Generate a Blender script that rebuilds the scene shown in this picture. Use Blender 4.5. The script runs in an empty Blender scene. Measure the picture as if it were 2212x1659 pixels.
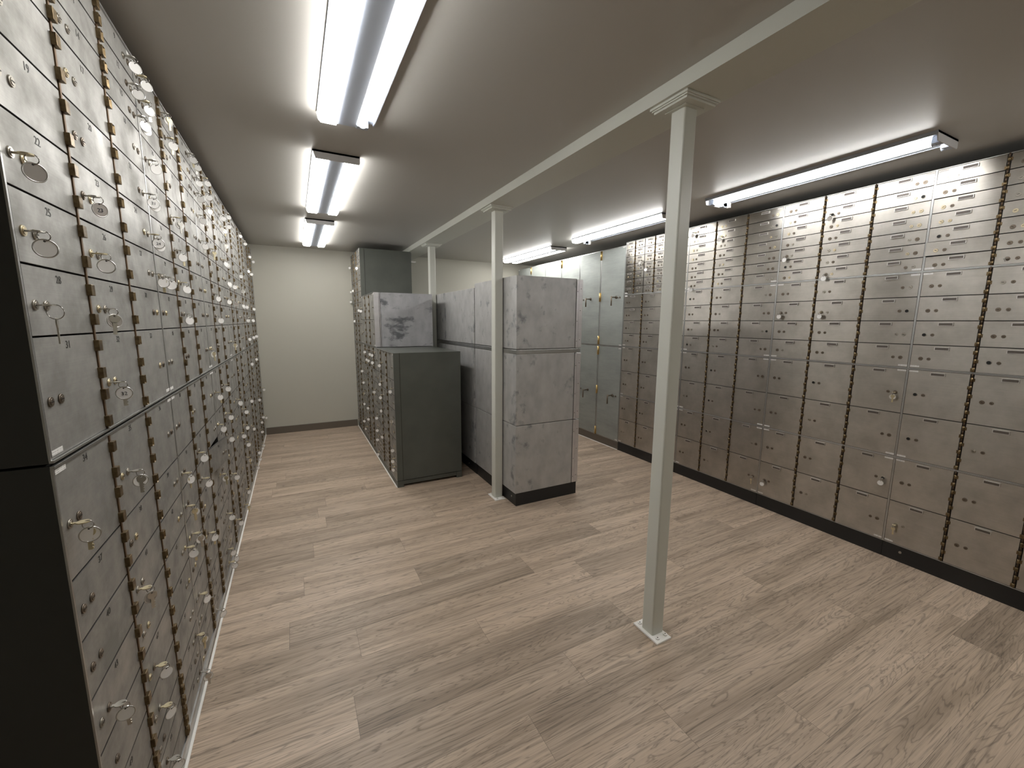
import bpy, bmesh, math, random
from mathutils import Vector, Matrix, Euler
PI = math.pi
random.seed(7)
SC = bpy.context.scene
COL = SC.collection

# ---------------- camera, world, exposure ----------------
W_PX, F_PX = 2212, 896.98
YAW, PITCH, ROLL = .4806, -.1483, .0060
fwd = Vector((math.sin(YAW)*math.cos(PITCH), math.cos(YAW)*math.cos(PITCH), math.sin(PITCH)))
rgt = Vector((math.cos(YAW), -math.sin(YAW), 0)); up = rgt.cross(fwd)
r2 = math.cos(ROLL)*rgt + math.sin(ROLL)*up; u2 = -math.sin(ROLL)*rgt + math.cos(ROLL)*up
cam = bpy.data.cameras.new('camera'); cam.sensor_width = 36; cam.sensor_fit = 'HORIZONTAL'
cam.lens = F_PX*36/W_PX; cam.clip_start = .01; cam.clip_end = 60
co = bpy.data.objects.new('camera', cam); COL.objects.link(co)
m4 = Matrix((r2, u2, -fwd)).transposed().to_4x4(); m4.translation = Vector((.3866, 0, 1.3733)); co.matrix_world = m4
SC.camera = co
wd = bpy.data.worlds.new('world'); SC.world = wd; wd.use_nodes = True
wd.node_tree.nodes['Background'].inputs[0].default_value = (.02, .02, .02, 1)
vs = SC.view_settings; vs.view_transform = 'Standard'; vs.look = 'None'; vs.gamma = 1; vs.use_curve_mapping = False
vs.exposure = 0.0
LAMP = 23.0           # radiance of a fluorescent diffuser
LAMP_COL = (1.0, .985, .95)

# ---------------- materials ----------------
MAT = {}
def new_mat(name):
    m = bpy.data.materials.new(name); m.use_nodes = True; MAT[name] = m
    nt = m.node_tree; b = nt.nodes['Principled BSDF']
    return m, nt, b
def plain(name, col, rough=.5, metal=0., spec=.5):
    m, nt, b = new_mat(name)
    b.inputs['Base Color'].default_value = (*col, 1); b.inputs['Roughness'].default_value = rough
    b.inputs['Metallic'].default_value = metal; b.inputs['Specular IOR Level'].default_value = spec
    return m
def N(nt, typ, **kw):
    n = nt.nodes.new(typ)
    for k, v in kw.items():
        if k in n.inputs: n.inputs[k].default_value = v
        else: setattr(n, k, v)
    return n
def mapped(nt, scale, coord='Object', rnd=True):
    tc = N(nt, 'ShaderNodeTexCoord'); mp = N(nt, 'ShaderNodeMapping'); mp.inputs['Scale'].default_value = scale
    nt.links.new(tc.outputs[coord], mp.inputs[0])
    if rnd:
        oi = N(nt, 'ShaderNodeObjectInfo'); vm = N(nt, 'ShaderNodeVectorMath', operation='SCALE'); cb = N(nt, 'ShaderNodeCombineXYZ')
        for k in range(3): nt.links.new(oi.outputs['Random'], cb.inputs[k])
        nt.links.new(cb.outputs[0], vm.inputs[0]); vm.inputs['Scale'].default_value = 60
        nt.links.new(vm.outputs[0], mp.inputs['Location'])
    return mp
def ramp(nt, src, stops):
    r = N(nt, 'ShaderNodeValToRGB'); e = r.color_ramp.elements
    while len(e) < len(stops): e.new(.5)
    for k, (p, c) in enumerate(stops):
        e[k].position = p; e[k].color = (*c, 1) if len(c) == 3 else c
    nt.links.new(src, r.inputs[0]); return r
def g(v): return (v, v, v)
def steel(name, c0, c1, r0, r1, blot=(3, 3, 3), brush=(2, 2, 160), bump=.02, metal=1., aniso=0.):
    """brushed sheet metal: soft patina patches and fine brush lines"""
    m, nt, b = new_mat(name)
    mp = mapped(nt, blot); n1 = N(nt, 'ShaderNodeTexNoise', Scale=2.2, Detail=5., Roughness=.6); nt.links.new(mp.outputs[0], n1.inputs['Vector'])
    cr = ramp(nt, n1.outputs['Fac'], [(.36, c0), (.66, c1)])
    mb = mapped(nt, brush); n2 = N(nt, 'ShaderNodeTexNoise', Scale=3., Detail=3.); nt.links.new(mb.outputs[0], n2.inputs['Vector'])
    mx = N(nt, 'ShaderNodeMix', data_type='RGBA', blend_type='MULTIPLY'); mx.inputs['Factor'].default_value = 1
    br = ramp(nt, n2.outputs['Fac'], [(.3, g(.95)), (.7, g(1.03))])
    nt.links.new(cr.outputs[0], mx.inputs['A']); nt.links.new(br.outputs[0], mx.inputs['B'])
    nt.links.new(mx.outputs['Result'], b.inputs['Base Color'])
    rr = ramp(nt, n1.outputs['Fac'], [(.35, g(r0)), (.68, g(r1))]); nt.links.new(rr.outputs[0], b.inputs['Roughness'])
    b.inputs['Metallic'].default_value = metal
    if aniso:        # horizontal brushing stretches reflections up and down
        tg = N(nt, 'ShaderNodeTangent', direction_type='RADIAL', axis='Z'); nt.links.new(tg.outputs[0], b.inputs['Tangent'])
        b.inputs['Anisotropic'].default_value = aniso; b.inputs['Anisotropic Rotation'].default_value = .25
    if not bump: return m
    bp = N(nt, 'ShaderNodeBump', Strength=bump, Distance=.01); nt.links.new(n2.outputs['Fac'], bp.inputs['Height']); nt.links.new(bp.outputs[0], b.inputs['Normal'])
    return m
steel('door_steel', (.27,.263,.243), (.44,.43,.405), .64, .46, blot=(4,4,4), aniso=.3, metal=.8)
steel('door_steel_warm', (.40,.375,.335), (.52,.49,.445), .32, .295, bump=0, aniso=.85)
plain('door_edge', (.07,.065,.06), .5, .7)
steel('frame_steel', (.42,.42,.41), (.52,.52,.51), .42, .34)
steel('locker_steel', (.33,.35,.333), (.40,.425,.403), .60, .52, metal=.5, aniso=.5, blot=(1.2,1.2,3), brush=(2,2,40), bump=.04)
steel('chrome_plate', (.60,.585,.56), (.72,.70,.68), .40, .32, bump=0, metal=.8)
plain('plate_insert', (.15,.13,.115), .5, .3)
steel('aluminium', (.66,.64,.65), (.76,.74,.75), .5, .4, bump=.01, metal=.85)
plain('screw_dark', (.03,.03,.03), .5, .5)
plain('brass', (.62,.47,.22), .34, 1.); plain('brass_lock', (.60,.52,.36), .34, 1.)
plain('steel_lock', (.40,.37,.32), .34, 1.); plain('dark_lock', (.20,.165,.13), .4, .9); plain('lock_hole', (.004,.004,.004), .6)
plain('key_steel', (.62,.60,.55), .3, 1.); plain('key_brass', (.70,.62,.42), .4, .85); plain('key_dark', (.16,.13,.10), .35, 1.)
plain('ring_wire', (.42,.40,.38), .25, 1.); plain('tag_white', (.90,.885,.86), .5); plain('tag_shade_grey', (.33,.30,.27), .5, .2)  # grey tag: a white tag with its shade put into the colour
plain('tag_rim', (.6,.59,.57), .3, 1.)
plain('number_paint', (.035,.033,.03), .5); plain('tag_ink', (.05,.05,.06), .6)
# bronzed hinge blocks
m, nt, b = new_mat('hinge_bronze'); mp = mapped(nt, (40,40,40)); n1 = N(nt, 'ShaderNodeTexNoise', Scale=2., Detail=4.); nt.links.new(mp.outputs[0], n1.inputs['Vector'])
cr = ramp(nt, n1.outputs['Fac'], [(.3,(.10,.068,.036)),(.7,(.25,.185,.10))]); nt.links.new(cr.outputs[0], b.inputs['Base Color']); b.inputs['Metallic'].default_value = .9; b.inputs['Roughness'].default_value = .38
plain('hinge_rod', (.16,.10,.055), .5, .6); plain('hinge_pin', (.07,.045,.026), .5, .5); plain('hinge_slot', (.012,.008,.005), .6)
plain('gap_dark', (.018,.014,.010), .6)
# dark green grey cabinet paint
m, nt, b = new_mat('green_paint'); mp = mapped(nt, (2,2,2)); n1 = N(nt, 'ShaderNodeTexNoise', Scale=3., Detail=6.); nt.links.new(mp.outputs[0], n1.inputs['Vector'])
cr = ramp(nt, n1.outputs['Fac'], [(.35,(.076,.081,.070)),(.7,(.092,.097,.084))]); nt.links.new(cr.outputs[0], b.inputs['Base Color']); b.inputs['Roughness'].default_value = .42
plain('black_paint', (.012,.012,.012), .45); plain('side_dark', (.030,.031,.028), .5)
# galvanised sheet with grease smears
def galvanised(name, base, dark, thr, scl, edge=.16):
    m, nt, b = new_mat(name)
    mp = mapped(nt, scl); n1 = N(nt, 'ShaderNodeTexNoise', Scale=1.6, Detail=6., Roughness=.60, Distortion=.15); nt.links.new(mp.outputs[0], n1.inputs['Vector'])
    mp2 = mapped(nt, (9,9,6)); n2 = N(nt, 'ShaderNodeTexNoise', Scale=1.5, Detail=4.); nt.links.new(mp2.outputs[0], n2.inputs['Vector'])
    cl = ramp(nt, n2.outputs['Fac'], [(.3,tuple(v*.88 for v in base)),(.7,tuple(min(1,v*1.08) for v in base))])
    # grease gathers along the corner edge that people brush past
    tc = N(nt, 'ShaderNodeTexCoord'); sp = N(nt, 'ShaderNodeSeparateXYZ'); nt.links.new(tc.outputs['Object'], sp.inputs[0])
    cx = N(nt, 'ShaderNodeCombineXYZ'); nt.links.new(sp.outputs[0], cx.inputs[0]); nt.links.new(sp.outputs[1], cx.inputs[1])
    ln = N(nt, 'ShaderNodeVectorMath', operation='LENGTH'); nt.links.new(cx.outputs[0], ln.inputs[0])
    mr = N(nt, 'ShaderNodeMapRange'); mr.inputs['From Min'].default_value = .0; mr.inputs['From Max'].default_value = .17; mr.inputs['To Min'].default_value = edge; mr.inputs['To Max'].default_value = 0
    nt.links.new(ln.outputs['Value'], mr.inputs[0])
    ad = N(nt, 'ShaderNodeMath', operation='ADD'); nt.links.new(n1.outputs['Fac'], ad.inputs[0]); nt.links.new(mr.outputs[0], ad.inputs[1])
    st = ramp(nt, ad.outputs[0], [(thr,g(0)),(thr+.12,g(1))])
    mx = N(nt, 'ShaderNodeMix', data_type='RGBA'); nt.links.new(st.outputs[0], mx.inputs['Factor']); nt.links.new(cl.outputs[0], mx.inputs['A']); mx.inputs['B'].default_value = (*dark,1)
    nt.links.new(mx.outputs['Result'], b.inputs['Base Color']); b.inputs['Metallic'].default_value = .55
    rr = ramp(nt, n2.outputs['Fac'], [(.3,g(.62)),(.7,g(.5))]); nt.links.new(rr.outputs[0], b.inputs['Roughness'])
galvanised('galvanised', (.50,.495,.485), (.25,.255,.26), .605, (7,7,6), .085)
galvanised('galvanised_smeared', (.47,.47,.485), (.17,.175,.185), .525, (3.7,3.7,7.5), 0.)
plain('column_paint', (.62,.625,.565), .38); plain('ceiling_paint', (.50,.485,.455), .42); plain('wall_paint', (.49,.475,.41), .55)
plain('vinyl_base', (.13,.108,.085), .5); plain('white_trim', (.88,.86,.82), .4)
plain('fixture_white', (.50,.55,.64), .45); plain('fixture_grey', (.66,.65,.65), .45)
for nm, s in (('lamp_diffuser', 1.), ('lamp_tube', 1.35)):
    m, nt, b = new_mat(nm); b.inputs['Base Color'].default_value = (.8,.8,.8,1)
    b.inputs['Emission Color'].default_value = (*LAMP_COL, 1); b.inputs['Emission Strength'].default_value = LAMP*s
# inventory stickers: rows of small illegible print
m, nt, b = new_mat('sticker'); mp = mapped(nt, (1,1,1)); wv = N(nt, 'ShaderNodeTexWave', Scale=75., bands_direction='Z'); nt.links.new(mp.outputs[0], wv.inputs['Vector'])
mp2 = mapped(nt, (260,1,1)); n1 = N(nt, 'ShaderNodeTexNoise', Scale=1.5); nt.links.new(mp2.outputs[0], n1.inputs['Vector'])
mu = N(nt, 'ShaderNodeMath', operation='MULTIPLY'); nt.links.new(wv.outputs['Fac'], mu.inputs[0]); nt.links.new(n1.outputs['Fac'], mu.inputs[1])
cr = ramp(nt, mu.outputs[0], [(.40,(.80,.79,.77)),(.52,(.42,.41,.40))]); nt.links.new(cr.outputs[0], b.inputs['Base Color']); b.inputs['Roughness'].default_value = .5
# oak look vinyl planks: per plank tone and grain offset come from the floor mesh
m, nt, b = new_mat('oak_planks')
at = N(nt, 'ShaderNodeAttribute', attribute_name='plank'); tc = N(nt, 'ShaderNodeTexCoord')
sx = N(nt, 'ShaderNodeSeparateColor'); nt.links.new(at.outputs['Color'], sx.inputs[0])
cb = N(nt, 'ShaderNodeCombineXYZ'); 
for ch, sc_ in ((0,37.),(1,53.),(2,71.)):
    ml = N(nt, 'ShaderNodeMath', operation='MULTIPLY'); ml.inputs[1].default_value = sc_; nt.links.new(sx.outputs[0], ml.inputs[0]); nt.links.new(ml.outputs[0], cb.inputs[ch])
va = N(nt, 'ShaderNodeVectorMath', operation='ADD'); nt.links.new(tc.outputs['Object'], va.inputs[0]); nt.links.new(cb.outputs[0], va.inputs[1])
def mapv(scale):
    mp = N(nt, 'ShaderNodeMapping'); mp.inputs['Scale'].default_value = scale; nt.links.new(va.outputs[0], mp.inputs[0]); return mp
m1 = mapv((.62, 7., 1.)); nz = N(nt, 'ShaderNodeTexNoise', Scale=1.7, Detail=4., Roughness=.55, Distortion=1.2); nt.links.new(m1.outputs[0], nz.inputs['Vector'])
# cathedral grain: contour lines of a stretched noise field
mm = N(nt, 'ShaderNodeMath', operation='MULTIPLY'); mm.inputs[1].default_value = 15.; nt.links.new(nz.outputs['Fac'], mm.inputs[0])
fr = N(nt, 'ShaderNodeMath', operation='FRACT'); nt.links.new(mm.outputs[0], fr.inputs[0])
rings = ramp(nt, fr.outputs[0], [(0.,g(.60)),(.16,g(.98)),(.45,g(1.06)),(.86,g(1.0)),(1.,g(.60))])
m2 = mapv((1.1, 48., 1.)); nf = N(nt, 'ShaderNodeTexNoise', Scale=2.2, Detail=6., Roughness=.72); nt.links.new(m2.outputs[0], nf.inputs['Vector'])
streak = ramp(nt, nf.outputs['Fac'], [(.30,g(.46)),(.46,g(.97)),(.70,g(1.22))])
m3 = mapv((.7, 7., 1.)); nb = N(nt, 'ShaderNodeTexNoise', Scale=1.5, Detail=2.); nt.links.new(m3.outputs[0], nb.inputs['Vector'])
tone = ramp(nt, nb.outputs['Fac'], [(.30,(.345,.262,.192)),(.47,(.465,.358,.268)),(.68,(.55,.43,.328))])
def mul(a, b_):
    x = N(nt, 'ShaderNodeMix', data_type='RGBA', blend_type='MULTIPLY'); x.inputs['Factor'].default_value = 1
    nt.links.new(a, x.inputs['A']); nt.links.new(b_, x.inputs['B']); return x.outputs['Result']
pt = ramp(nt, sx.outputs[1], [(0.,g(.80)),(.25,g(.93)),(1.,g(1.04))])
out = mul(mul(mul(tone.outputs[0], rings.outputs[0]), streak.outputs[0]), pt.outputs[0])
nt.links.new(out, b.inputs['Base Color'])
rr = ramp(nt, nf.outputs['Fac'], [(.3,g(.52)),(.7,g(.40))]); nt.links.new(rr.outputs[0], b.inputs['Roughness'])
bp = N(nt, 'ShaderNodeBump', Strength=.12, Distance=.002); nt.links.new(nf.outputs['Fac'], bp.inputs['Height']); nt.links.new(bp.outputs[0], b.inputs['Normal'])

# ---------------- mesh helpers ----------------
def bx(bm, x0, x1, y0, y1, z0, z1, mi=0, bev=0.):
    vs_ = [bm.verts.new((x, y, z)) for z in (z0, z1) for y in (y0, y1) for x in (x0, x1)]
    fs = [bm.faces.new([vs_[i] for i in q]) for q in ((0,2,3,1),(4,5,7,6),(0,1,5,4),(2,6,7,3),(0,4,6,2),(1,3,7,5))]
    for f in fs: f.material_index = mi
    if bev: 
        r = bmesh.ops.bevel(bm, geom=list({e for f in fs for e in f.edges}), offset=bev, segments=2, profile=.5, affect='EDGES')
        for f in r['faces']: f.material_index = mi
def cyl(bm, c, axis, r, a0, a1, mi=0, seg=20, r_end=None):
    """cylinder along axis (0,1,2) through c from a0 to a1"""
    oth = [k for k in range(3) if k != axis]; rings_ = []
    for a, rr_ in ((a0, r), (a1, r if r_end is None else r_end)):
        ring = []
        for k in range(seg):
            t = 2*PI*k/seg; p = list(c); p[axis] = a; p[oth[0]] += rr_*math.cos(t); p[oth[1]] += rr_*math.sin(t); ring.append(bm.verts.new(p))
        rings_.append(ring)
    fs = []
    for k in range(seg):
        f = bm.faces.new((rings_[0][k], rings_[0][(k+1)%seg], rings_[1][(k+1)%seg], rings_[1][k])); f.smooth = True; fs.append(f)
    fs.append(bm.faces.new(rings_[0])); fs.append(bm.faces.new(rings_[1]))
    for f in fs: f.material_index = mi
def torus(bm, c, R, r, rot, mi=0, seg=24, sub=6):
    M_ = Euler(rot).to_matrix(); vv = []
    for k in range(seg):
        t = 2*PI*k/seg; ring = []
        for j in range(sub):
            s = 2*PI*j/sub; p = Vector(((R+r*math.cos(s))*math.cos(t), r*math.sin(s), (R+r*math.cos(s))*math.sin(t)))
            ring.append(bm.verts.new(M_ @ p + Vector(c)))
        vv.append(ring)
    for k in range(seg):
        for j in range(sub):
            f = bm.faces.new((vv[k][j], vv[(k+1)%seg][j], vv[(k+1)%seg][(j+1)%sub], vv[k][(j+1)%sub])); f.smooth = True; f.material_index = mi
def mesh(name, bm, mats):
    bmesh.ops.recalc_face_normals(bm, faces=bm.faces)
    me = bpy.data.meshes.new(name); bm.to_mesh(me); bm.free()
    for mm_ in (mats if isinstance(mats, (list, tuple)) else [mats]): me.materials.append(MAT[mm_])
    return me
def link(name, me, parent=None, loc=(0,0,0), rot=None):
    o = bpy.data.objects.new(name, me); COL.objects.link(o); o.location = loc
    if rot: o.rotation_euler = rot
    if parent: o.parent = parent
    return o
def obj(name, bm, mats, parent=None, loc=(0,0,0), rot=None): return link(name, mesh(name, bm, mats), parent, loc, rot)
def tag(o, label, cat, group=None):
    assert 4 <= len(label.split()) <= 16, label
    o['label'] = label; o['category'] = cat
    if group: o['group'] = group
    return o
def thing(name, label, cat, loc, rz=0., group=None):
    return tag(link(name, None, None, loc, (0,0,rz)), label, cat, group)
def struct(name, bm, mats, loc=(0,0,0)):
    o = obj(name, bm, mats, None, loc); o['kind'] = 'structure'; return o
CACHE = {}
def cached(key, fn):
    if key not in CACHE: CACHE[key] = fn()
    return CACHE[key]
def text_mesh(s, size, mat):
    """raised flat lettering facing -y, centred"""
    def mk():
        cu = bpy.data.curves.new('number', 'FONT'); cu.body = s; cu.size = size; cu.align_x = 'CENTER'; cu.align_y = 'CENTER'; cu.extrude = .0002; cu.resolution_u = 3
        o = bpy.data.objects.new('number', cu); me = bpy.data.meshes.new_from_object(o); bpy.data.objects.remove(o); bpy.data.curves.remove(cu)
        me.transform(Matrix.Rotation(PI/2, 4, 'X')); me.materials.clear(); me.materials.append(MAT[mat]); return me
    return cached(('text', s, size, mat), mk)
# ---- LAYOUT: where every cabinet stands and how its front is divided (metres) ----
W3, LH1, LH2 = 0.790, 0.251, 0.517
WR, RH1, RH2 = 0.7715, 0.254, 0.5135
ROWS_LU = [(.213,3)]+[(.1205,3)]*5+[(.0715,3)]*3            # bottom to top
ROWS_LL = [(.0745,3)]*3+[(.1235,3)]*5+[(.217,3)]
ROWS_G2 = [(.0745,3)]*3+[(.1235,3)]*5+[(.0723,6)]*3
MODS = []   # key, face origin (x,y,z0), rotation sign, width, height, rows, style
for i in range(6):
    MODS.append(dict(k=('L',i,'U'), o=(0,.975+W3*i,1.127), r=1, w=W3, h=1.037, rows=ROWS_LU, st='left'))
    MODS.append(dict(k=('L',i,'D'), o=(0,.975+W3*i,.058), r=1, w=W3, h=1.064, rows=ROWS_LL, st='left'))
GX=1.071
for i,(y,w) in enumerate(((4.150,W3),(4.940,W3),(5.715,.775))):
    MODS.append(dict(k=('G',i,'D'), o=(GX,y,.058), r=-1, w=w, h=1.064, rows=ROWS_G2 if i==1 else ROWS_LL, st='left'))
MODS.append(dict(k=('G',1,'U'), o=(GX,4.934,1.127), r=-1, w=.784, h=.517, rows=[(.256,3),(.253,3)], st='left'))
MODS.append(dict(k=('G',2,'U'), o=(GX,5.715,1.127), r=-1, w=.775, h=1.037, rows=ROWS_LU, st='left'))
RX=3.434
for i,y in enumerate((3.347,2.5745,1.8025,1.031)):
    MODS.append(dict(k=('R',i,'A'), o=(RX,y,1.6565), r=-1, w=WR, h=.520, rows=[(.0733,6 if i==0 else 3)]*7, st='right'))
    MODS.append(dict(k=('R',i,'B'), o=(RX,y,1.1295), r=-1, w=WR, h=.526, rows=[(.1298,3)]*4, st='right'))
    MODS.append(dict(k=('R',i,'C'), o=(RX,y,.6125), r=-1, w=WR, h=.516, rows=[(.2543,3)]*2, st='right'))
    MODS.append(dict(k=('R',i,'D'), o=(RX,y,.0955), r=-1, w=WR, h=.516, rows=[(.2543,3)]*2, st='right'))
def columns(m, n):
    """(x0, x1, lock side, hinge side) of every column, left to right"""
    w = m['w']
    if n == 3:
        if m['st']=='left':
            s=w/W3; g=.005; return [(.006,LH1*s-g,-1,1),(LH1*s+g,LH2*s-g,-1,1),(LH2*s+g,w-.006,1,-1)]
        g=.007; return [(.005,RH1-g,-1,1),(RH1+g,RH2-g,-1,1),(RH2+g,w-.005,1,-1)]
    c=w/6; out=[]
    for k in range(6):
        out.append((k*c+.003,(k+1)*c-.006,-1,1) if k%2==0 else (k*c+.006,(k+1)*c-.003,1,-1))
    return out
def doors(m):
    """every door of a module: dict(col, ncol, row from top, x0, x1, z0, z1, lock side, hinge side, lock xs, lock z)"""
    z=(m['h']-sum(h for h,_ in m['rows']))/2; out=[]; nr=len(m['rows'])
    for r,(h,n) in enumerate(m['rows']):
        for c,(x0,x1,ls,hs) in enumerate(columns(m,n)):
            if n==6:
                xc=(x0+x1)/2; lx=[xc-.020,xc+.014] if ls<0 else [xc+.022,xc-.014]
            elif m['st']=='left':
                lx=[x0+.023,x0+.060] if c==0 else ([x0+.036,x0+.073] if ls<0 else [x1-.037,x1-.074])
            else:
                lx=[x0+.041,x0+.074] if ls<0 else [x1-.036,x1-.069]
            lz=z+h/2-(.0105 if m['st']=='right' and n==3 else .014 if n==6 else .007 if h>.08 else .002)
            out.append(dict(col=c,n=n,row=nr-1-r,x0=x0,x1=x1,z0=z+.0014,z1=z+h-.0014,h=h,ls=ls,hs=hs,lx=lx,lz=lz))
        z+=h
    return out
KEYS = {
    'L0U': '101 201 211 2202 2402 2502 050d 150d 060 160 070e 170dk 180k 260k',
    'L1U': '000 030 140k 150k 010k 100k 111k 160 201k 061 170 280k',
    'L0D': '101k 000k 120dk 141 031k 151 171k 230k 260k 280k',
    'L1D': '020k 031k 141k 051 181 270 110 010k 121 230k 280k',
    'L2D': '050 171 080k 101 000k 111k 0102 120 141k 280k',
    'L2U': '000k 010 100 110 120k 030 040k 140k 020 160 170 240 260',
    'L3U': '010 110 101 030k 0402 021k 0502 151 161d 080k',
    'L5U': '110 211 030 131 160 071 181',
    'L4U': '201 100 040 051k 0602 161 171 181 280',
    'L4D': '101 040 020 170 281 181 081',
    'L5D': '001 030 230 051 260 151 060 080',
    'L3D': '0102 121 031 131 140 150k 071',
    'G2U': '221k 011 041 140 050 261 170',
    'G1U': '001',
    'G1D': '100 501 400 211 310 511 240k 040 060 160 050k 170 090',
    'G0D': '100 110 210 130 120k 040 050 150 060 230k 080 250 270 260k',
    'G2D': '210 260',
    'R1A': '000d 0602 110',
    'R2B': '010 110',
    'R2A': '040 110d 160',
    'R3A': '160n',
    'R2C': '200k',
    'R2D': '200 010',
    'R3D': '010kn',
    'R1D': '210kn',
    'R0A': '120k 230',
}

# ---------------- the room ----------------
H, XL, XR, YF, YB = 2.2314, -.60, 4.03, -1.40, 5.724
bm = bmesh.new()
# floor: one mesh, one quad per vinyl plank, the joints where the photo shows them
PW = .1785; joints = {0:.75}
known = {10:.284, 9:.549, 8:1.053, 7:.497, 6:1.305, 5:2.236, 4:1.476, 11:.903, 12:.348, 13:.901, 14:.407, 16:.50, 22:.24}
toneset = {(10,.284):.05, (11,.903):.16, (7,.497):.12, (14,-.793):.02, (9,.549):.75, (6,1.305):.8, (12,.348):.85, (8,1.053):.9, (5,1.036):.35, (4,.276):.7}
cl = bm.loops.layers.color.new('plank'); rr_ = random.Random(3)
row = -8
while True:
    y0 = .0350 + (row)*PW - .0; y1 = y0+PW
    if y0 > YB: break
    off = known.get(row, rr_.uniform(0, 1.2)); x = off - 1.2*math.ceil((off-XL)/1.2)
    while x < XR:
        xa, xb = max(x, XL), min(x+1.2, XR); t = toneset.get((row, round(x, 3)), rr_.uniform(.12, 1.0)); rv = rr_.random()
        ya, yb = max(y0, YF), min(y1, YB)
        if xb-xa > .002 and yb-ya > .002:
            q = [bm.verts.new(p) for p in ((xa,ya,0),(xb,ya,0),(xb,yb,0),(xa,yb,0))]
            f = bm.faces.new(q)
            # a hair wide bevelled joint at two edges
            for lp in f.loops: lp[cl] = (rv, t, 0, 1)
        x += 1.2
    row += 1
# recessed joint lines
for f in list(bm.faces):
    r = bmesh.ops.inset_individual(bm, faces=[f], thickness=.0007, depth=0)
    for f2 in r['faces']: f2.material_index = 1
bmesh.ops.remove_doubles(bm, verts=bm.verts, dist=.00005)
plain('plank_joint', (.13,.105,.085), .6)
struct('floor', bm, ['oak_planks','plank_joint'])
bm = bmesh.new(); bx(bm, XL-.1, XR+.1, YF-.1, YB+.1, H, H+.1); struct('ceiling', bm, 'ceiling_paint')
bm = bmesh.new(); bx(bm, XL-.1, XR+.1, YB, YB+.1, -.1, H); struct('wall_back', bm, 'wall_paint')
bm = bmesh.new(); bx(bm, XL-.1, XL, YF, YB, -.1, H); struct('wall_left', bm, 'wall_paint')
bm = bmesh.new(); bx(bm, XR, XR+.1, YF, YB, -.1, H); struct('wall_right', bm, 'wall_paint')
bm = bmesh.new(); bx(bm, XL-.1, XR+.1, YF-.1, YF, -.1, H); struct('wall_front', bm, 'wall_paint')
bm = bmesh.new(); bx(bm, .012, 1.06, YB-.012, YB, 0, .085, 0, .002); struct('baseboard_back', bm, 'vinyl_base')
bm = bmesh.new(); bx(bm, 1.6346, 1.8385, YF, YB, 2.179, H); struct('trim_1', bm, 'column_paint')          # boxed beam over the posts
for n, (x0, x1, y0, y1) in enumerate(((0,.009,.975,5.712), (GX-.011,GX-.002,3.36,5.712), (RX-.011,RX-.002,3.349,5.66))):
    bm = bmesh.new(); bx(bm, x0, x1, y0, y1, 0, .006, 0, .0015); struct('trim_%d' % (n+2), bm, 'white_trim')

# ---------------- posts under the beam ----------------
cx0, cs = 1.7007, .0655
for n, (cy, lab) in enumerate(((1.1694,'nearest pale grey square steel post, bolted to floor in the foreground'),
                              (2.7963,'middle pale grey steel post standing at the corner of the galvanised boxes'),
                              (4.42,'farthest pale grey steel post rising behind the galvanised box with smears'))):
    c = (cx0+cs/2, cy+cs/2)
    t = thing('support_post', lab, 'post', (*c, 0), 0, 'steel posts carrying the ceiling beam')
    bm = bmesh.new(); bx(bm, -cs/2, cs/2, -cs/2, cs/2, .008, 2.1785)
    ve = [e for e in bm.edges if abs(e.verts[0].co.z-e.verts[1].co.z) > 1]; bmesh.ops.bevel(bm, geom=ve, offset=.007, segments=3, profile=.5, affect='EDGES')
    obj('post', bm, 'column_paint', t)
    bm = bmesh.new(); bx(bm, -.0475, .0375, -.075, .069, 0, .0085, 0, .0015); obj('base_plate', bm, 'white_trim', t)  # plate and bolts coloured whiter than the post to carry light from above
    for px, py in ((-.024,-.054),(.024,-.052),(-.024,.052),(.024,.052)):
        def mk():
            b_ = bmesh.new(); cyl(b_, (0,0,0), 2, .0085, 0, .0065, 0, 14, .0080); cyl(b_, (0,0,0), 2, .0028, .0065, .0068, 1, 10); return mesh('bolt', b_, ['white_trim','gap_dark'])
        link('bolt', cached('bolt', mk), t, (px, py, .0085))
    bm = bmesh.new()
    for a, z0, z1 in ((.087,2.170,2.179),(.082,2.165,2.170),(.076,2.157,2.165)): bx(bm, -a, a, -a, a, z0, z1, 0, .0012)
    bx(bm, -.048, .048, -.048, .048, 2.1545, 2.157)
    obj('cap', bm, 'column_paint', t)

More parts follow.
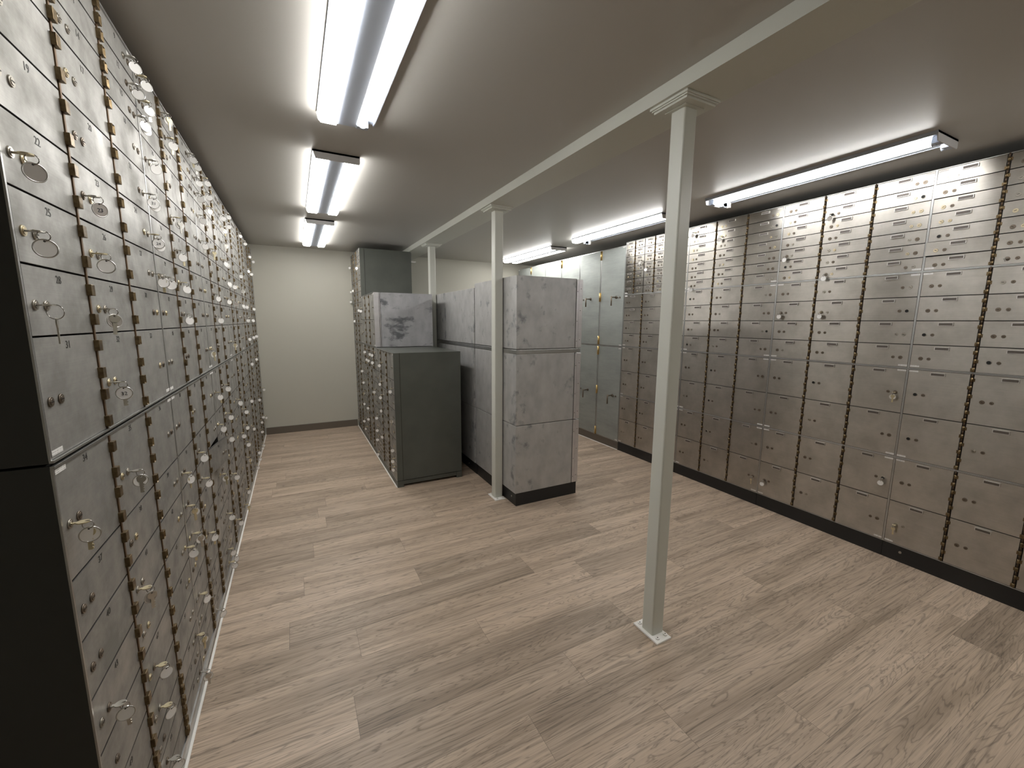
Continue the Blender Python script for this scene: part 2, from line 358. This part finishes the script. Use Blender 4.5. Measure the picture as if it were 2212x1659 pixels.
# ---------------- fluorescent ceiling lights ----------------
def light(lab, x0, x1, y0, y1, left, right, clip=None):
    w, L, zt = x1-x0, y1-y0, H; D = .042
    t = thing('fluorescent_light', lab, 'ceiling light', (x0, y0, zt), 0, 'twin tube fluorescent ceiling lights')
    bm = bmesh.new(); bx(bm, 0, w, 0, L, -.009, 0); zc, hw = (-.037, .0385) if right != 'none' else (-.0125, .024); bx(bm, w/2-hw, w/2+hw, .004, L-.004, zc, -.009, 0, .004)
    obj('housing', bm, 'fixture_white', t)
    for y in (0, L-.004)[:1 if left == 'lens' else 2]:
        bm = bmesh.new()
        prof = [(0,0),(w,0),(w,-.034),(w-.006,-D),(.012,-D),(.004,-.02)]
        a = [bm.verts.new((px, y, pz)) for px, pz in prof]; b_ = [bm.verts.new((px, y+.004, pz)) for px, pz in prof]
        bm.faces.new(a); bm.faces.new(b_[::-1])
        for k in range(6): bm.faces.new((a[k], a[(k+1)%6], b_[(k+1)%6], b_[k]))
        obj('end_cap', bm, 'fixture_grey', t)
    for side, kind in ((0, left), (1, right)):
        sx_ = (lambda v: v) if side == 0 else (lambda v: w-v)
        if kind == 'lens':
            prof = [(.001,-.0095),(.004,-.030),(.014,-.0415),(.0735,-.0415),(.0735,-.0095)]
            bm = bmesh.new(); a = [bm.verts.new((sx_(px), .006, pz)) for px, pz in prof]; b_ = [bm.verts.new((sx_(px), L-.001, pz)) for px, pz in prof]
            bm.faces.new(a); bm.faces.new(b_[::-1])
            for k in range(5): bm.faces.new((a[k], a[(k+1)%5], b_[(k+1)%5], b_[k]))
            obj('diffuser', bm, 'lamp_diffuser', t)
        else:
            bm = bmesh.new(); xa, xb = sorted((sx_(.0), sx_(.004)))
            if kind == 'none': bx(bm, xa, xb, .004, L-.004, -.0115, -.009); obj('side_lip', bm, 'fixture_white', t)
            else: bx(bm, xa, xb, .004, L-.004, -.018, -.009); obj('side_lip', bm, 'fixture_white', t)
            for y in (.005, L-.035):
                bm = bmesh.new(); xc = sx_(.052 if side else .068); bx(bm, xc-.024, xc+.024, y, y+.030, -.041, -.009, 0, .003)
                cyl(bm, (xc,0,-.0300), 1, .0165, y if y > .1 else y+.020, y+.010 if y > .1 else y+.030+.004, 0, 16); obj('tube_socket', bm, 'fixture_white', t)
            if kind == 'tube':
                bm = bmesh.new(); cyl(bm, (sx_(.052 if side else .068),0,-.0305), 1, .0145, .036, L-.036, 0, 20); obj('tube', bm, 'lamp_tube', t)
    if clip:
        bm = bmesh.new(); bx(bm, w-.03, w-.012, L-.06+clip, L-.035+clip, -D-.004, -.009, 0, .002); obj('lens_clip', bm, 'white_trim', t)
light('nearest left-hand ceiling light with one cover missing and its tube bare', .525, .752, .81, 2.027, 'lens', 'tube')
light('middle left-hand ceiling light, two glowing covers, between the other two', .525, .752, 2.457, 3.67, 'lens', 'lens')
light('farthest left-hand ceiling light, near the back wall above the aisle', .527, .755, 4.06, 5.285, 'lens', 'lens')
light('added right-hand fill light outside the picture, ahead of the uncovered tube', 2.985, 3.210, -.725, .470, 'lens', 'lens')  # unseen fixture added to brighten the near floor and camera-facing fronts
light('nearest right-hand ceiling light, uncovered with one bare lit tube', 2.985, 3.210, .895, 2.09, 'tube', 'none', .01)
light('middle right-hand ceiling light, left cover lit and right cover missing', 3.005, 3.23, 2.495, 3.70, 'lens', 'none', .01)
light('farthest right-hand ceiling light with both covers lit, beyond the second post', 3.03, 3.25, 4.14, 5.36, 'lens', 'lens')

# ---------------- galvanised boxes stacked in the middle, seen from behind ----------------
def screw_mesh():
    b_ = bmesh.new(); cyl(b_, (0,0,0), 1, .0028, 0, -.0012, 0, 10); return mesh('screw', b_, 'screw_dark')
def silver(lab, x0, y0, y1, z0, z1, band=False):
    t = thing('galvanised_box', lab, 'metal box', (x0, y0, z0), 0, 'galvanised boxes stacked in the middle')
    h = z1-z0; L = y1-y0; hb = h-.033 if band else h
    bm = bmesh.new(); bx(bm, 0, .505, 0, L, 0, hb, 0, .0025); obj('body', bm, 'galvanised', t)
    bm = bmesh.new(); bx(bm, .505, .509, .004, L-.004, 0, hb); obj('seam', bm, 'gap_dark', t)
    bm = bmesh.new(); bx(bm, .509, .564, -.003, L, .002, hb-.004, 0, .002); bx(bm, .529, .533, -.005, 0, .004, hb-.006); obj('front_flange', bm, 'aluminium', t)
    for fx, fz in ((.517,.05),(.517,.20),(.545,.28),(.517,.42),(.545,.06),(.548,.44)):
        if fz < hb-.02: link('screw', cached('screw', screw_mesh), t, (fx, -.003, fz))
    if band:
        bm = bmesh.new(); bx(bm, -.004, .556, -.004, L, hb+.003, h-.002, 0, .002); bx(bm, 0, .552, .0, L-.004, hb, h)
        # folded corner of the band
        for s_ in (-1, 1): bx(bm, .0, .018, -.0055, -.004, hb+.010 if s_ < 0 else hb+.022, hb+.011 if s_ < 0 else hb+.023)
        obj('top_band', bm, 'frame_steel', t)
    return t
def plinth(lab, x0, x1, y0, y1, h=.1025, foot=()):
    t = thing('plinth', lab, 'plinth', (x0, y0, 0), 0, 'black plinths under the cabinets')
    bm = bmesh.new(); bx(bm, 0, x1-x0, 0, y1-y0, 0, h, 0, .0015); obj('base', bm, 'black_paint', t)
    for (px, py, pz, ax) in foot:
        bm = bmesh.new(); cyl(bm, (px,py,pz), ax, .007, (px if ax == 0 else py)-.005, (px if ax == 0 else py), 0, 12); obj('levelling_screw', bm, 'steel_lock', t)
for k, (y0, y1, nm) in enumerate(((2.595,3.356,'nearest'),(3.366,4.122,'second'),(4.132,4.888,'third'),(4.898,5.655,'farthest'))):
    sx0 = 1.772 if k != 1 else 1.769
    plinth('black plinth under the %s stack of galvanised boxes' % nm, sx0+.012, 2.335, y0+.012 if k == 0 else y0-.008, y1-.0, .1025, ((0,.06,.06,0),) if k == 0 else ((0,.18,.05,0),) if k == 1 else ())
    silver('bottom galvanised box of the %s stack, on the black plinth' % nm, sx0, y0, y1, .1035, .6200)
    silver('middle galvanised box of the %s stack, with a steel band on top' % nm if k == 0 else 'middle galvanised box of the %s stack, half in shadow' % nm, sx0, y0, y1, .6245, 1.1780, True)
    silver('top galvanised box of the %s stack, stained grey metal' % nm, sx0, y0, y1, 1.1815, 1.694 if k == 0 else 1.660)

# ---------------- deposit box cabinets ----------------
ORD = ['nearest','second','third','fourth','fifth','farthest']
NTH = ['first','second','third','fourth','fifth','sixth','seventh','eighth','ninth','tenth','eleventh','twelfth']
def mod_words(m):
    b, i, l = m['k']
    if b == 'L': return ('upper' if l == 'U' else 'lower'), ORD[i], '%s %s left cabinet' % (ORD[i], 'upper' if l == 'U' else 'lower')
    if b == 'G':
        nm = {(0,'D'):'front green cabinet of middle row', (1,'D'):'middle-row cabinet under the silver box', (2,'D'):'farthest lower middle-row cabinet', (1,'U'):'silver box on middle row', (2,'U'):'tall green cabinet of middle row'}[(i,l)]
        return l, i, nm
    return l, i, '%s right stack, %s cabinet' % (['farthest','third','second','nearest'][i], {'A':'top','B':'upper middle','C':'lower middle','D':'bottom'}[l])
def mod_label(m):
    b, i, l = m['k']
    if b == 'L': return '%s brushed steel deposit box cabinet, %s from the camera along the left wall' % (('upper' if l == 'U' else 'lower'), ORD[i])
    if b == 'G': return {(0,'D'):'dark green deposit box cabinet with steel doors at front end of middle row',
        (1,'D'):'deposit box cabinet standing under the smeared silver box in the middle row', (2,'D'):'deposit box cabinet under the tall green one by the back wall',
        (1,'U'):'silver box with dark smears on its side, on top of the middle row', (2,'U'):'tall dark green deposit box cabinet near the ceiling at the back'}[(i,l)]
    return '%s, %s stack of right bank' % ({'A':'top cabinet with seven rows of thin steel doors','B':'four-row steel deposit box cabinet, second from top','C':'two-row steel deposit box cabinet, third from top','D':'bottom two-row steel deposit box cabinet on black plinth'}[l], ['farthest','third nearest','second nearest','nearest'][i])
GROUPS = {'L':'deposit box cabinets along the left wall','G':'deposit box cabinets of the middle row','R':'deposit box cabinets of the right bank'}

def door_mesh(w, h, hs, mat):
    def mk():
        b_ = bmesh.new(); x0, x1 = (-w, 0) if hs > 0 else (0, w); c = .0008
        o = [b_.verts.new((x, .0085, z)) for x, z in ((x0,0),(x1,0),(x1,h),(x0,h))]
        e = [b_.verts.new((x, c, z)) for x, z in ((x0,0),(x1,0),(x1,h),(x0,h))]
        f = [b_.verts.new((x, 0, z)) for x, z in ((x0+c,c),(x1-c,c),(x1-c,h-c),(x0+c,h-c))]
        b_.faces.new(o); b_.faces.new(f)
        for k in range(4):
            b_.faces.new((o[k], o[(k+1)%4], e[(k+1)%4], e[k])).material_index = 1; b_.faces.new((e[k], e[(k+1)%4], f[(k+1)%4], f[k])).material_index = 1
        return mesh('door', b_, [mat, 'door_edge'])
    return cached(('door', round(w,4), round(h,4), hs, mat), mk)
def lock_mesh(r, kind, rot):
    def mk():
        b_ = bmesh.new()
        cyl(b_, (0,0,0), 1, r, 0, -.0026, 0, 18, r*.93); 
        if kind == 'hole': cyl(b_, (0,0,0), 1, r*.80, -.0026, -.0030, 1, 18)
        else:
            cyl(b_, (0,0,0), 1, r*.66, -.0026, -.0036, 0, 16, r*.62)
            bx(b_, -r*.46, r*.46, -.0040, -.0030, -r*.11, r*.11, 1)
            if rot: bmesh.ops.rotate(b_, cent=(0,0,0), matrix=Matrix.Rotation(rot, 3, 'Y'), verts=b_.verts)
        return mesh('lock', b_, [{'brass':'brass_lock','steel':'steel_lock','dark':'dark_lock','hole':'steel_lock'}[kind], 'lock_hole' if kind == 'hole' else 'hinge_slot'])
    return cached(('lock', r, kind, rot), mk)
def block_hinge(slot, n_=0):
    def mk():
        b_ = bmesh.new(); bx(b_, -.0092, .0092, -.0092, .001, -.0118, .0118, 0, .0009)
        if slot:
            f = max((f for f in b_.faces if f.normal.y < -.9 or abs(f.calc_center_median().y+.0092) < 1e-5), key=lambda f: f.calc_area())
            r = bmesh.ops.inset_region(b_, faces=[f], thickness=.0036, depth=0)
            bmesh.ops.translate(b_, verts=f.verts, vec=(-.0016, .006, .0012)); f.material_index = 1
        return mesh('hinge', b_, ['hinge_bronze','hinge_slot'])
    return cached(('hblock', slot), mk)
def barrel_hinge(h):
    """knuckles of a butt hinge running along a door of height h, tabs to both sides"""
    def mk():
        b_ = bmesh.new(); n = max(2, int(round(h/.040))); p = h/n
        for k in range(n):
            z = k*p
            cyl(b_, (0,-.0035,0), 2, .0052, z+p*.06, z+p*.56, 0, 12)
            s_ = 1 if k % 2 else -1
            bx(b_, min(0, s_*.0115), max(0, s_*.0115), -.0030, .0015, z+p*.10, z+p*.50, 0, .0006)
            cyl(b_, (0,-.0025,0), 2, .0036, z+p*.56, z+p*1.06, 1, 10)
        return mesh('hinge', b_, ['hinge_bronze','hinge_pin'])
    return cached(('bhinge', round(h,4)), mk)
def plate_mesh(w):
    def mk():
        b_ = bmesh.new(); h = .0165
        bx(b_, -w/2, w/2, -.0072, 0, h/2-.0022, h/2); bx(b_, -w/2, w/2, -.0062, 0, -h/2, -h/2+.0018)
        bx(b_, -w/2, -w/2+.0028, -.0064, 0, -h/2, h/2); bx(b_, w/2-.0028, w/2, -.0064, 0, -h/2, h/2)
        bx(b_, -w/2+.002, w/2-.002, -.0052, 0, -h/2+.001, h/2-.001, 1)
        return mesh('number_plate', b_, ['chrome_plate','plate_insert'])
    return cached(('plate', w), mk)
def sticker_mesh():
    b_ = bmesh.new(); bx(b_, -.0195, .0195, -.0006, 0, -.0046, .0046); return mesh('sticker', b_, 'sticker')

AJAR = {('L',1,'D',2,2):9., ('R',3,'A',0,5):5., ('R',3,'A',0,1):1.2, ('R',2,'A',0,6):.8}
rnd = random.Random(11)
MODROOT = {}
def number_of(m, d):
    b, i, l = m['k']; base = {'L':7+54*i, 'G':401+54*i, 'R':0}[b]
    if l == 'D' and b == 'L': base += 27
    if l == 'U' and b == 'G': base += 27
    return base + d['row']*3 + d['col']
def build(m):
    b, i, l = m['k']; w, h, st = m['w'], m['h'], m['st']
    t = thing('deposit_box_cabinet', mod_label(m), 'cabinet', m['o'], m['r']*PI/2, GROUPS[b]); MODROOT[m['k']] = t
    depth = .555 if b != 'G' else .566
    dmat = 'door_steel' if st == 'left' else 'door_steel_warm'
    body = {'L':'side_dark','R':'side_dark'}.get(b) or ('galvanised_smeared' if (i,l) == (1,'U') else 'green_paint')
    y0 = .0095; bm = bmesh.new(); P = .006
    bx(bm, 0, P, .0022, depth, 0, h); bx(bm, w-P, w, .0022, depth, 0, h); bx(bm, P, w-P, y0, depth, 0, P); bx(bm, P, w-P, y0, depth, h-P, h); bx(bm, P, w-P, depth-P, depth, P, h-P)
    bx(bm, P, w-P, .10, .104, P, h-P)
    obj('body', bm, [body], t)
    fw = .0048 if st == 'left' else .0042; pr = -.0045 if st == 'left' else -.003
    bm = bmesh.new()
    bx(bm, 0, w, pr, .002, 0, fw, 0, .0006); bx(bm, 0, w, pr, .002, h-fw, h, 0, .0006); bx(bm, 0, fw, -.001, .002, fw, h-fw); bx(bm, w-fw, w, -.001, .002, fw, h-fw)
    obj('face_frame', bm, 'frame_steel', t)
    if b == 'G' and l == 'U' or (b, i) == ('G', 0):      # corner stile on the open end
        bm = bmesh.new(); bx(bm, w+.0005, w+.0035, -.001, .046, 0, h, 0, .0008); bx(bm, w+.0002, w+.0010, .046, .050, 0, h, 1)
        if (i,l) == (1,'U'): bx(bm, w+.0005, w+.003, .050, .056, 0, h); bx(bm, w+.0002, w+.0010, .056, .060, 0, h, 1)
        obj('corner_stile', bm, ['aluminium' if (i,l) == (1,'U') else 'green_paint', 'gap_dark'], t)
    # hinge lines
    ds = doors(m); lines = {}
    for d in ds:
        xh = (d['x1'] + (.005 if st == 'left' else .007 if d['n'] == 3 else .006)) if d['hs'] > 0 else (d['x0'] - (.005 if st == 'left' else .007 if d['n'] == 3 else .006))
        d['xh'] = xh; key = round(xh, 3)
        a = lines.setdefault(key, [9, 0]); a[0] = min(a[0], d['z0']); a[1] = max(a[1], d['z1'])
    for xh, (za, zb) in lines.items():
        bm = bmesh.new(); hw = .0034 if st == 'left' else .0058
        if st == 'left': bx(bm, xh-hw, xh+hw, -.0022, .006, za, zb, 0, .0006)
        else: bx(bm, xh-hw, xh+hw, .001, .006, za, zb)
        obj('hinge_rod', bm, 'hinge_rod' if st == 'left' else 'gap_dark', t)
    nh = {}
    for d in ds:
        hx = d['x1'] if d['hs'] > 0 else d['x0']; dw = d['x1']-d['x0']; dh = d['z1']-d['z0']
        aj = AJAR.get((b, i, l, d['col'], d['row']))
        a = math.radians(aj if aj else abs(rnd.gauss(0, .10))) * d['hs']
        do = link('door', door_mesh(dw, dh, d['hs'], dmat), t, (hx, 0, d['z0']), (0, 0, a))
        if aj and aj >= 5: do['label'] = 'steel door standing slightly open'
        # locks
        far = b == 'L' and i >= 4
        for li in (0, 1):
            if st == 'left': kind = rnd.choice(['steel','steel','dark','dark','brass']); r = .0092
            else:
                kind = rnd.choice(['brass','steel','dark','dark','hole' if li == 0 else 'dark','brass' if d['row'] < 4 else 'dark'] if l == 'A' else ['dark','dark','dark','steel','hole' if li == 0 else 'dark'])
                r = .0100 if li == 0 else .0082
                if d['n'] == 6: r = .0085
            rot = 0 if st == 'left' else rnd.choice([0, .5, -.4])
            link('lock', lock_mesh(r, kind, rot if kind != 'hole' else 0), do, (d['lx'][li]-hx, 0, d['lz']-d['z0']))
        # hinges
        xr = d['xh']-hx
        if st == 'left':
            hgt = d['h']
            offs = [.0185,.079,.127,.187] if hgt > .2 and hgt < .23 else ([.02,.085,.150,.225] if hgt > .23 else ([.030,.092] if hgt > .1 else [.018,.054]))
            shared = d['n'] == 3 and d['col'] >= 1 or d['n'] == 6
            if shared:
                side = d['hs']; offs = [o for k, o in enumerate(offs) if (k % 2 == 0) == (side > 0)]
            for o_ in offs: link('hinge', block_hinge(d['n'] == 3 and d['col'] >= 1), do, (xr, 0, o_-.0014))
            nz = {'U':.017,'D':.017}[l]
            if d['n'] == 3: link('number', text_mesh(str(number_of(m, d)), .0205, 'number_paint'), do, ((d['x0']+d['x1'])/2-hx, -.0003, dh-nz))
        else:
            if d['hs'] > 0 and not (d['n'] == 3 and d['col'] == 2): link('hinge', barrel_hinge(d['h']), do, (xr, 0, -.0014))
            pw = .058 if d['n'] == 3 else .052
            link('number_plate', plate_mesh(pw), do, ((d['x0']+d['x1'])/2-hx, 0, dh-.0165))
    # inventory stickers near the corners
    sm = cached('sticker', sticker_mesh); spots = []
    if b == 'L':
        if i == 0: spots = [(.026,'b' if l == 'U' else 't'), (w-.026,'b' if l == 'U' else 't')]
        else: spots = [(.024,'b' if l == 'U' else 't'), (w-.024,'b' if l == 'U' else 't')]
        if l == 'U': spots += [(w-.024,'t')]
        if l == 'U' and i > 0: spots += [(.024,'t')]
    elif b == 'G': spots = [(w-.024,'t'), (.024,'t')] + ([(w-.024,'b')] if l == 'U' else [])
    else: spots = [(w-.026,'b'), (.026,'b')] + ([(w-.026,'t'),(.026,'t')])
    for sx_, where in spots:
        o = link('sticker', sm, t, (sx_, -.0006 if st == 'left' else -.0004, (h-fw-.0085) if where == 't' else fw+.0105))
        if m['k'] == ('L',0,'U'): pass
    return t
for m in MODS: build(m)

# bases below the left bank and the middle row, plinths below the right bank
for i in range(6):
    t = thing('cabinet_base', 'low grey base under the %s lower cabinet of the left wall' % ORD[i], 'cabinet base', (0, .975+W3*i, 0), PI/2, 'bases under the left cabinets')
    bm = bmesh.new(); bx(bm, 0, W3, .003, .55, 0, .0575); obj('base', bm, 'frame_steel' if i else 'side_dark', t)
    if i == 0:
        bm = bmesh.new(); bx(bm, .002, W3, 0, .003, .0, .0575); obj('toe_strip', bm, 'frame_steel', t)
for i, (y, w) in enumerate(((4.150,W3),(4.940,W3),(5.715,.775))):
    t = thing('cabinet_base', ['green footed base under the front end of the middle row','low green base under the cabinet bearing the silver box','low green base under the farthest middle-row cabinet'][i], 'cabinet base', (GX, y, 0), -PI/2, 'bases under the middle row')
    bm = bmesh.new()
    if i == 0:
        bx(bm, 0, w-.05, .002, .02, 0, .0575); bx(bm, w-.053, w-.022, .10, .48, .030, .0575); bx(bm, 0, w-.06, .03, .55, .040, .0575)
        obj('rail', bm, 'green_paint', t)
        for y0, y1 in ((.0,.050),(.518,.566)):
            bm = bmesh.new(); bx(bm, w-.052, w+.004, y0, y1, 0, .0535, 0, .001); obj('foot', bm, 'green_paint', t)
        bm = bmesh.new(); bx(bm, w-.018, w-.003, .051, .517, .020, .0525); obj('side_rail', bm, 'green_paint', t)
    else:
        bx(bm, 0, w, .002, .55, 0, .0575); obj('base', bm, 'green_paint', t)
for i, y in enumerate((3.347,2.5745,1.8025,1.031)):
    plinth('black plinth under the %s stack of the right bank' % ['farthest','third nearest','second nearest','nearest'][i], RX+.001, RX+.55, y-WR, y-.001, .0945, ((0,WR-.085,.060,0),) if i == 3 else ())

# tall two-door steel lockers beyond the right bank
def locker(lab, y_far, z0, z1, w, low, keyed):
    t = thing('steel_locker', lab, 'locker', (RX, y_far, z0), -PI/2, 'tall two-door steel lockers')
    h = z1-z0; bm = bmesh.new(); bx(bm, 0, w, .012, .55, 0, h); obj('body', bm, 'frame_steel', t)
    bm = bmesh.new(); bx(bm, 0, .005, 0, .012, 0, h); bx(bm, w-.005, w, 0, .012, 0, h); bx(bm, .005, w-.005, 0, .012, h-.006, h); bx(bm, .005, w-.005, 0, .012, 0, .006); bx(bm, w/2-.009, w/2+.009, -.001, .012, .006, h-.006, 0, .001)
    obj('face_frame', bm, 'frame_steel', t)
    for s_, (xa, xb, xp, xl) in enumerate(((.007, w/2-.011, .215, .082), (w/2+.011, w-.007, w-.116, w-.062))):
        do = obj('door', (lambda b_: (bx(b_, xa, xb, -.002, .010, .008, h-.008, 0, .0015), b_)[1])(bmesh.new()), 'locker_steel', t)
        zp = .518 if not low else .500
        bm = bmesh.new(); cyl(bm, (xp,0,zp), 1, .016, -.002, -.012, 0, 18, .012); cyl(bm, (xp,0,zp), 1, .0065, -.012, -.072, 0, 14)
        cyl(bm, (xp,-.070,0), 2, .0075, zp-.088, zp+.010, 0, 14, .0070); obj('handle', bm, 'key_dark' if s_ == 9 else 'dark_lock', do)
        link('lock', lock_mesh(.0105, 'dark', 0), do, (xl, -.002, zp-.004))
        link('lock', lock_mesh(.0085, 'steel', 0), do, (xl-.030, -.002, zp-.004))
    for zc in ((h-.055, h-.50, .056) if not low else (h-.055, .53, .050)):
        bm = bmesh.new(); cyl(bm, (w/2,-.007,0), 2, .0085, zc-.048, zc+.048, 0, 14); bx(bm, w/2-.016, w/2+.016, -.004, .002, zc-.045, zc+.045, 0, .001); obj('hinge', bm, 'brass', t)
    sm = cached('sticker', sticker_mesh)
    for sx_ in (.026, w-.026):
        for sz in ((h-.014, .018) if not low else (h-.016, .018)): link('sticker', sm, t, (sx_, -.0026, sz))
for k, (yf, w) in enumerate(((5.652,.767),(4.884,.770),(4.113,.764))):
    nm = ['farthest','middle','nearest'][k]
    locker('upper two-door steel locker, %s of three beyond the right-hand boxes' % nm, yf, 1.119, 2.150, w, False, k == 2)
    locker('lower two-door steel locker, %s of three beyond the right-hand boxes' % nm, yf, .086, 1.117, w, True, k == 2)
    t = thing('locker_base', 'grey base strip under the %s two-door steel locker' % nm, 'cabinet base', (RX, yf, 0), -PI/2, 'bases under the steel lockers')
    bm = bmesh.new(); bx(bm, 0, w, .0, .55, 0, .0855); obj('base', bm, 'vinyl_base', t)

# ---------------- keys left in the locks ----------------
def bow(bm, c, rx, ry, hole, th, plane, mi=0):
    """flat key bow with a hole; plane 'h' lies in x/y, 'v' in x/z"""
    n = 20; o = []; i_ = []
    for k in range(n):
        a = 2*PI*k/n; o.append((rx*math.cos(a), ry*math.sin(a))); i_.append((hole[1]*math.cos(a), hole[0]+hole[1]*math.sin(a)))
    def P_(u, v, s_): return (c[0]+u, c[1]+v, c[2]+s_) if plane == 'h' else (c[0]+u, c[1]+s_, c[2]+v)
    L_ = [[bm.verts.new(P_(*q, s_)) for q in ring] for ring in (o, i_) for s_ in (-th/2, th/2)]
    for k in range(n):
        j = (k+1) % n
        for A, B in ((L_[0],L_[1]),(L_[1],L_[3]),(L_[3],L_[2]),(L_[2],L_[0])):
            bm.faces.new((A[k], A[j], B[j], B[k])).material_index = mi
def key_mesh(mat):
    def mk():
        b_ = bmesh.new(); bx(b_, -.0030, .0030, -.0075, .004, -.0010, .0010); bow(b_, (0,-.0145,0), .0088, .0098, (-.0062,.0020), .0022, 'h'); return mesh('key_body', b_, mat)
    return cached(('key', mat), mk)
def spare_mesh(mat):
    def mk():
        b_ = bmesh.new(); bow(b_, (0,0,-.0085), .0098, .0095, (.0058,.0022), .0020, 'v')
        bx(b_, -.0034, .0030, -.0010, .0010, -.0440, -.0165)
        for k in range(4): bx(b_, .0030, .0044+.0006*(k % 2), -.0010, .0010, -.0425+.006*k, -.0395+.006*k)
        return mesh('spare_key', b_, mat)
    return cached(('spare', mat), mk)
def ring_mesh(R):
    def mk():
        b_ = bmesh.new(); torus(b_, (0,0,-R), R, .0008, (0,0,PI/2)); return mesh('key_ring', b_, 'ring_wire')
    return cached(('ring', R), mk)
def tag_mesh(mat):
    def mk():
        b_ = bmesh.new(); r = .0158
        cyl(b_, (0,0,-r+.003), 1, r-.0016, .0005, -.0005, 0, 28); torus(b_, (0,0,-r+.003), r-.0012, .0012, (0,0,0), 1, 28, 6)
        cyl(b_, (0,0,-.0012), 1, .0016, .0007, -.0007, 2, 10)
        return mesh('tag', b_, [mat, 'tag_rim', 'screw_dark'])
    return cached(('tag', mat), mk)
KGROUP = {'L':'tagged keys in the left cabinets','G':'tagged keys in the middle row','R':'tagged keys in the right bank'}
DESC = {'':'white-tagged key', 'k':'white-tagged key pair', '2':'double-tagged key', 'd':'shade-toned grey-tagged key', 'dk':'shade-toned grey-tagged key pair', 'e':'wide-ringed untagged key', 'n':'single untagged key', 'kn':'untagged key pair'}
TAGNO = {('L',0,'U',1,8):'32', ('L',0,'U',1,5):'23', ('L',0,'U',2,5):'24', ('L',0,'U',2,4):'21'}
MAP = {m['k']: m for m in MODS}
COLN = {3:['left','middle','right'], 6:['first','second','third','fourth','fifth','sixth']}
for mk_, items in KEYS.items():
    mod = (mk_[0], int(mk_[1]), mk_[2]); m = MAP[mod]; dl = {(d['col'],d['row']): d for d in doors(m)}
    for it in items.split():
        c, r, li, kd = int(it[0]), int(it[1]), int(it[2]), it[3:]
        d = dl[(c, r)]; num = number_of(m, d)
        if mod[0] == 'L' and mod[1] == 0: lab = '%s hanging from the lock of door %d of the left wall' % (DESC[kd], num)
        else: lab = '%s in %s column, %s row down, %s' % (DESC[kd], COLN[d['n']][c], NTH[r], mod_words(m)[2])
        aj = AJAR.get((*mod, c, r))
        base = Matrix.Translation(Vector(m['o'])) @ Matrix.Rotation(m['r']*PI/2, 4, 'Z')
        p = base @ Vector((d['lx'][li], -.0040, d['lz']))
        t = thing('key', lab, 'key', p, m['r']*PI/2, KGROUP[mod[0]])
        km = 'key_brass' if (mod[0] == 'L' and mod[2] == 'D' and rnd.random() < .7) or rnd.random() < .35 else 'key_steel'
        if kd in ('d',) and mod[0] == 'R': km = 'key_dark'
        kb = link('key_body', key_mesh(km), t)
        R = .0125 if kd == 'e' else .0080
        yaw = rnd.uniform(-.3, .3)
        face = {'L':-1.05,'G':1.0,'R':.25}[mod[0]]; tyaw = face + rnd.uniform(-.35,.35)
        rg = link('key_ring', ring_mesh(R), t, (0, -.0207, .0015), (0, 0, yaw))
        zb = .0015-2*R+.0008
        if kd not in ('e','n','kn'):
            tg = link('tag', tag_mesh('tag_shade_grey' if 'd' in kd else 'tag_white'), t, (0, -.0207, zb), (rnd.uniform(-.06,.06), rnd.uniform(-.12,.12), tyaw))
            tn = TAGNO.get((*mod, c, r))
            if tn: link('tag_number', text_mesh(tn, .0115, 'tag_ink'), tg, (0, -.0011, -.0140))
        if kd == '2': link('tag', tag_mesh('tag_white'), t, (.0085, -.0175, zb-.0075), (0, -.35, tyaw+rnd.uniform(-.4,.4)))
        sb = .0030 if (kd == 'dk' or rnd.random() < .45) and not TAGNO.get((*mod, c, r)) else -.0030
        if kd in ('k','dk','kn'): link('spare_key', spare_mesh('key_brass' if rnd.random() < .5 else 'key_steel'), t, (sb*math.sin(tyaw), -.0207-sb*math.cos(tyaw), zb+.0005), (0, rnd.uniform(-.1,.1), tyaw+rnd.uniform(-.4,.4)))
        if kd == 'e': link('spare_key', spare_mesh('key_steel'), t, (0, -.0207, zb+.001), (0, .05, .25))

# short white pipe end on the back wall behind the tall green cabinet
bm = bmesh.new(); cyl(bm, (0,0,0), 0, .010, -.06, .045, 0, 14); cyl(bm, (.045,0,0), 0, .013, .045, .053, 0, 14); bx(bm, -.05, -.03, 0, .034, -.008, .008)
o = obj('pipe_stub', bm, 'white_trim', None, (1.835, 5.690, 2.155)); tag(o, 'short white pipe end high up beside the tall green cabinet', 'pipe')
